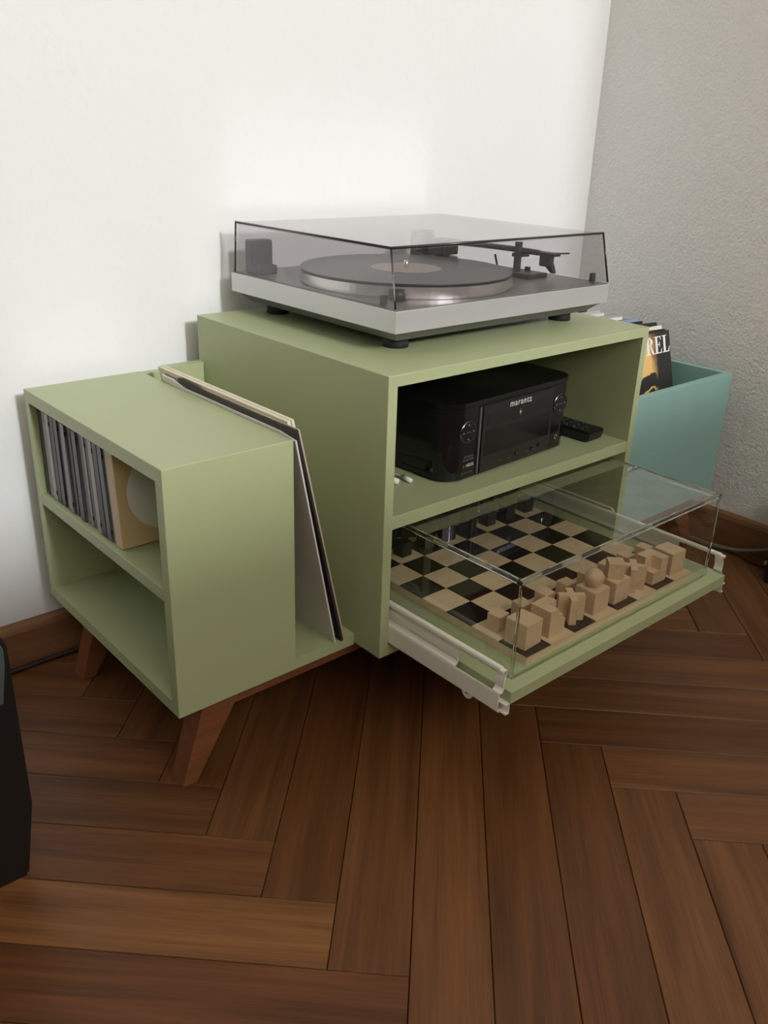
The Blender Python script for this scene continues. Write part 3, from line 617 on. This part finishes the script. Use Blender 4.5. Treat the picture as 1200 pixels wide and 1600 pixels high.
sleeve('paper_sleeve', 'off-white paper record sleeve leaning on the low green unit, left-most of the slot', -.0345, xt, .0490, .0490+wd, .0022, .2990, pap, [(0, 0), (wd, 0), (wd, .303), (wd-.03, .303), (wd-.06, .2965), (.06, .2965), (.03, .2965), (0, .292)])
s2 = sleeve('black_sleeve', 'charcoal inner sleeve with curved top between the pale sleeves in the slot', -.0260, xt+.0026, .0460, .0460+wd, .0018, H_, blk, [(0, 0), (wd-.04, 0), (wd-.04, .309), (wd-.055, .3115), (wd-.085, .3095), (wd-.12, .3055), (.06, .3055), (.02, .3075), (0, .3075)])
sleeve('card_sleeve', 'beige card record jacket at the cabinet side of the charcoal sleeve', -.0222, xt+.0048, .0455, .0455+wd, .0022, .3075, bge)
sleeve('record_jacket', 'cream record jacket with open pocket leaning behind the beige card', -.0180, xt+.0074, .0690, .0690+wd, .0042, .3115, crm)
sleeve('record_jacket', 'cream record jacket closest to the tall cabinet in the slot', -.0130, xt+.0120, .0670, .0670+wd, .0034, .3130, crm)

# ------------------------------------------------------------------ records in the teal crate
LPH = .3055; zc = CZ0+.0142+Z0
def lp(name, label, yb, th, lean, mat, x1, group, h=LPH):
    t = thing(name, label, 'record', (x1-.300, yb, zc), (-math.radians(lean), 0, 0), group)
    lbox('jacket', 0, .300, 0, th, 0, h, mat, t, .0004); return t
cr_cols = [('black', (20, 20, 20)), ('grey', (128, 124, 120)), ('white', (226, 222, 208)), ('black', (26, 25, 25)), ('dark brown', (58, 36, 32)), ('black', (24, 23, 23)), ('blue', (132, 150, 184)), ('black', (28, 27, 27)), ('white', (222, 219, 210)), ('grey', (150, 148, 145)), ('black', (22, 22, 22)), ('white', (214, 210, 204)), ('grey', (168, 166, 163)), ('black', (30, 30, 30)), ('black', (25, 25, 24))]
yb = .0757
for i, (nm, rgb) in enumerate(cr_cols):
    th = (.0105 if nm in ('black', 'white', 'blue') else .0075)*1.36
    lp('record_jacket', f'{nm} record jacket filed in the teal crate behind the portrait cover', yb, th, 14.0-.22*i, pmat('lp %s %d' % (nm, rgb[0]), srgb(*rgb), .6), (.845 if i > 1 else .808)-.004*((i*7) % 3), f'{nm} records in the teal crate', LPH-.002*((i*5) % 3)); yb += th+.0022
# the front cover: dark portrait crop with white serif capitals
cv = bpy.data.materials.new('portrait cover'); cv.use_nodes = True; nt = cv.node_tree; L = nt.links.new; b = nt.nodes['Principled BSDF']; b.inputs['Roughness'].default_value = .4
tc = nt.nodes.new('ShaderNodeTexCoord'); sp = nt.nodes.new('ShaderNodeSeparateXYZ'); L(tc.outputs['Object'], sp.inputs[0])
nz = nt.nodes.new('ShaderNodeTexNoise'); nz.inputs['Scale'].default_value = 28; nz.inputs['Detail'].default_value = 3; L(tc.outputs['Object'], nz.inputs['Vector'])
def math_(op, a, b_, cl=False):
    n = nt.nodes.new('ShaderNodeMath'); n.operation = op; n.use_clamp = cl
    for k, v in enumerate((a, b_)):
        if isinstance(v, (int, float)): n.inputs[k].default_value = v
        else: L(v, n.inputs[k])
    return n.outputs[0]
wob = math_('MULTIPLY', math_('SUBTRACT', nz.outputs['Fac'], .5), .05)
xx = math_('ADD', sp.outputs['X'], wob); zz = math_('ADD', sp.outputs['Z'], wob)
skin = math_('MULTIPLY', math_('SUBTRACT', .258, xx), 40, True)                        # light side of the face
def ell(cx, cz, rx, rz, k):
    dx = math_('DIVIDE', math_('SUBTRACT', xx, cx), rx); dz = math_('DIVIDE', math_('SUBTRACT', zz, cz), rz)
    return math_('MULTIPLY', math_('SUBTRACT', 1.0, math_('ADD', math_('MULTIPLY', dx, dx), math_('MULTIPLY', dz, dz))), k, True)
brow = ell(.222, .218, .045, .014, 3); eye = ell(.225, .192, .028, .010, 3)
hair = math_('MULTIPLY', math_('SUBTRACT', zz, .297), 60, True)
dk = math_('MAXIMUM', math_('MAXIMUM', brow, eye), hair)
fac = math_('MULTIPLY', skin, math_('SUBTRACT', 1.0, dk))
mx = nt.nodes.new('ShaderNodeMix'); mx.data_type = 'RGBA'; mx.inputs[6].default_value = srgb(44, 42, 40); mx.inputs[7].default_value = srgb(236, 188, 122); L(fac, mx.inputs[0]); L(mx.outputs[2], b.inputs['Base Color'])
fc = lp('record_jacket', 'black and ochre portrait record cover with white capitals at the front of the crate', .0650, .0050, 15.0, cv, .811, None)
def slab_letters():
    """REL in thin-and-thick serif capitals, unit height 1"""
    E_ = [[(0, 0), (.62, 0), (.68, .27), (.64, .27), (.56, .06), (.30, .05), (.30, .48), (.44, .50), (.48, .36), (.51, .36), (.51, .68), (.48, .68), (.44, .54), (.30, .53), (.30, .95), (.52, .94), (.60, .76), (.63, .76), (.60, 1), (0, 1), (0, .96), (.12, .95), (.12, .05), (0, .04)]]
    L_ = [[(0, 0), (.60, 0), (.66, .32), (.62, .32), (.52, .07), (.30, .05), (.30, .95), (.42, .96), (.42, 1), (0, 1), (0, .96), (.12, .95), (.12, .05), (0, .04)]]
    R_ = [[(0, 0), (.42, 0), (.42, .04), (.30, .05), (.30, .95), (.12, .95), (.12, .05), (0, .04)], [(0, .96), (.45, .96), (.45, 1), (0, 1)], [(.30, .95), (.45, .96), (.60, .88), (.65, .74), (.60, .60), (.45, .51), (.30, .50), (.30, .54), (.40, .55), (.47, .74), (.40, .92)], [(.38, .52), (.52, .50), (.74, .04), (.80, 0), (.62, 0), (.56, .08)]]
    return R_, E_, L_
hgt = .0305; x = .2215
for let, adv in zip(slab_letters(), (.78, .72, .70)):
    bm = bmesh.new()
    for poly in let: add_prism(bm, [(x+p[0]*hgt*1.15, .2675+p[1]*hgt) for p in poly], -.0006, .0003, 'xz')
    link('lettering', to_mesh(bm), 'print_white', fc); x += adv*hgt*1.15

# ------------------------------------------------------------------ loudspeaker at the left, black box at the right, cables
sk = thing('loudspeaker', 'black floor-standing loudspeaker with a slate grey front edge near the low unit', 'speaker', (-.545, .130, 0))
sx1, sx0, sy0, sy1 = -.4290+.545, -.6600+.545, .0500-.130, .2300-.130
bm = bmesh.new(); q4 = lambda i, z: [(sx0+i, sy0+i*.3, z), (sx1-i, sy0+i*.3, z), (sx1-i, sy1-i, z), (sx0+i, sy1-i, z)]
lv = [[bm.verts.new(p) for p in q4(i, z)] for i, z in ((.013, 0), (.0, .088), (.0, .278), (.005, .295), (.014, .302))]
for a, b2 in zip(lv, lv[1:]):
    for k in range(4): bm.faces.new((a[k], a[(k+1) % 4], b2[(k+1) % 4], b2[k]))
bm.faces.new(lv[0]); bm.faces.new(lv[-1]); bmesh.ops.bevel(bm, geom=[e_ for e_ in bm.edges if abs(e_.verts[0].co.z-e_.verts[1].co.z) > .004], offset=.004, segments=2, affect='EDGES')
link('housing', to_mesh(bm), 'black', sk)
prism('front_baffle', [(sx0+.006, .222), (sx1-.013, .222), (sx1-.0065, .262), (sx1-.0050, .280), (sx1-.0085, .290), (sx1-.015, .293), (sx0+.006, .293)], sy0-.0035, sy0+.002, 'xz', 'slate', sk, .001)
eb = thing('equipment_box', 'small black box standing on the floor along the right wall', 'box', (.888, -.21, 0))
lbox('housing', -.041, .041, -.104, .104, .003, .16, 'black', eb, .004, 2)
for x in (-.03, .03):
    for y_ in (-.09, .09): cyl('foot', (x, y_, 0), .007, .005, 'rubber', eb, 14)
fl = .0040
tag(tube('cable', [(-.520, .232, fl), (-.47, .32, fl), (-.40, .405, fl), (-.34, .4335, fl), (-.29, .4395, fl), (-.22, .4390, fl), (-.02, .4380, fl)], .0038, 'cord'), 'dark cable along the back baseboard behind the loudspeaker', 'cable')
tag(tube('cable', [(.78, .23, fl), (.87, .15, fl), (.908, .085, fl), (.905, .030, .0088), (.916, -.015, .0110), (.925, -.055, .022), (.9275, -.085, .036)], .0040, 'cord_grey'), 'grey cable curving up to the right baseboard beyond the tray', 'cable')
tag(tube('cable', [(.922, .110, .0022), (.920, .030, .0022), (.915, -.018, .0022), (.902, -.070, .0040), (.893, -.0960, .014)], .0020, 'cord'), 'thin dark lead with a pale plug at the black box', 'cable')
pg = bpy.data.objects[-1] if False else None
tag(tube('plug', [(.8965, -.0860, .0170), (.8890, -.1045, .0200)], .0048, 'plug', None, 14, sub=1), 'pale plug on the thin lead at the black box', 'plug')
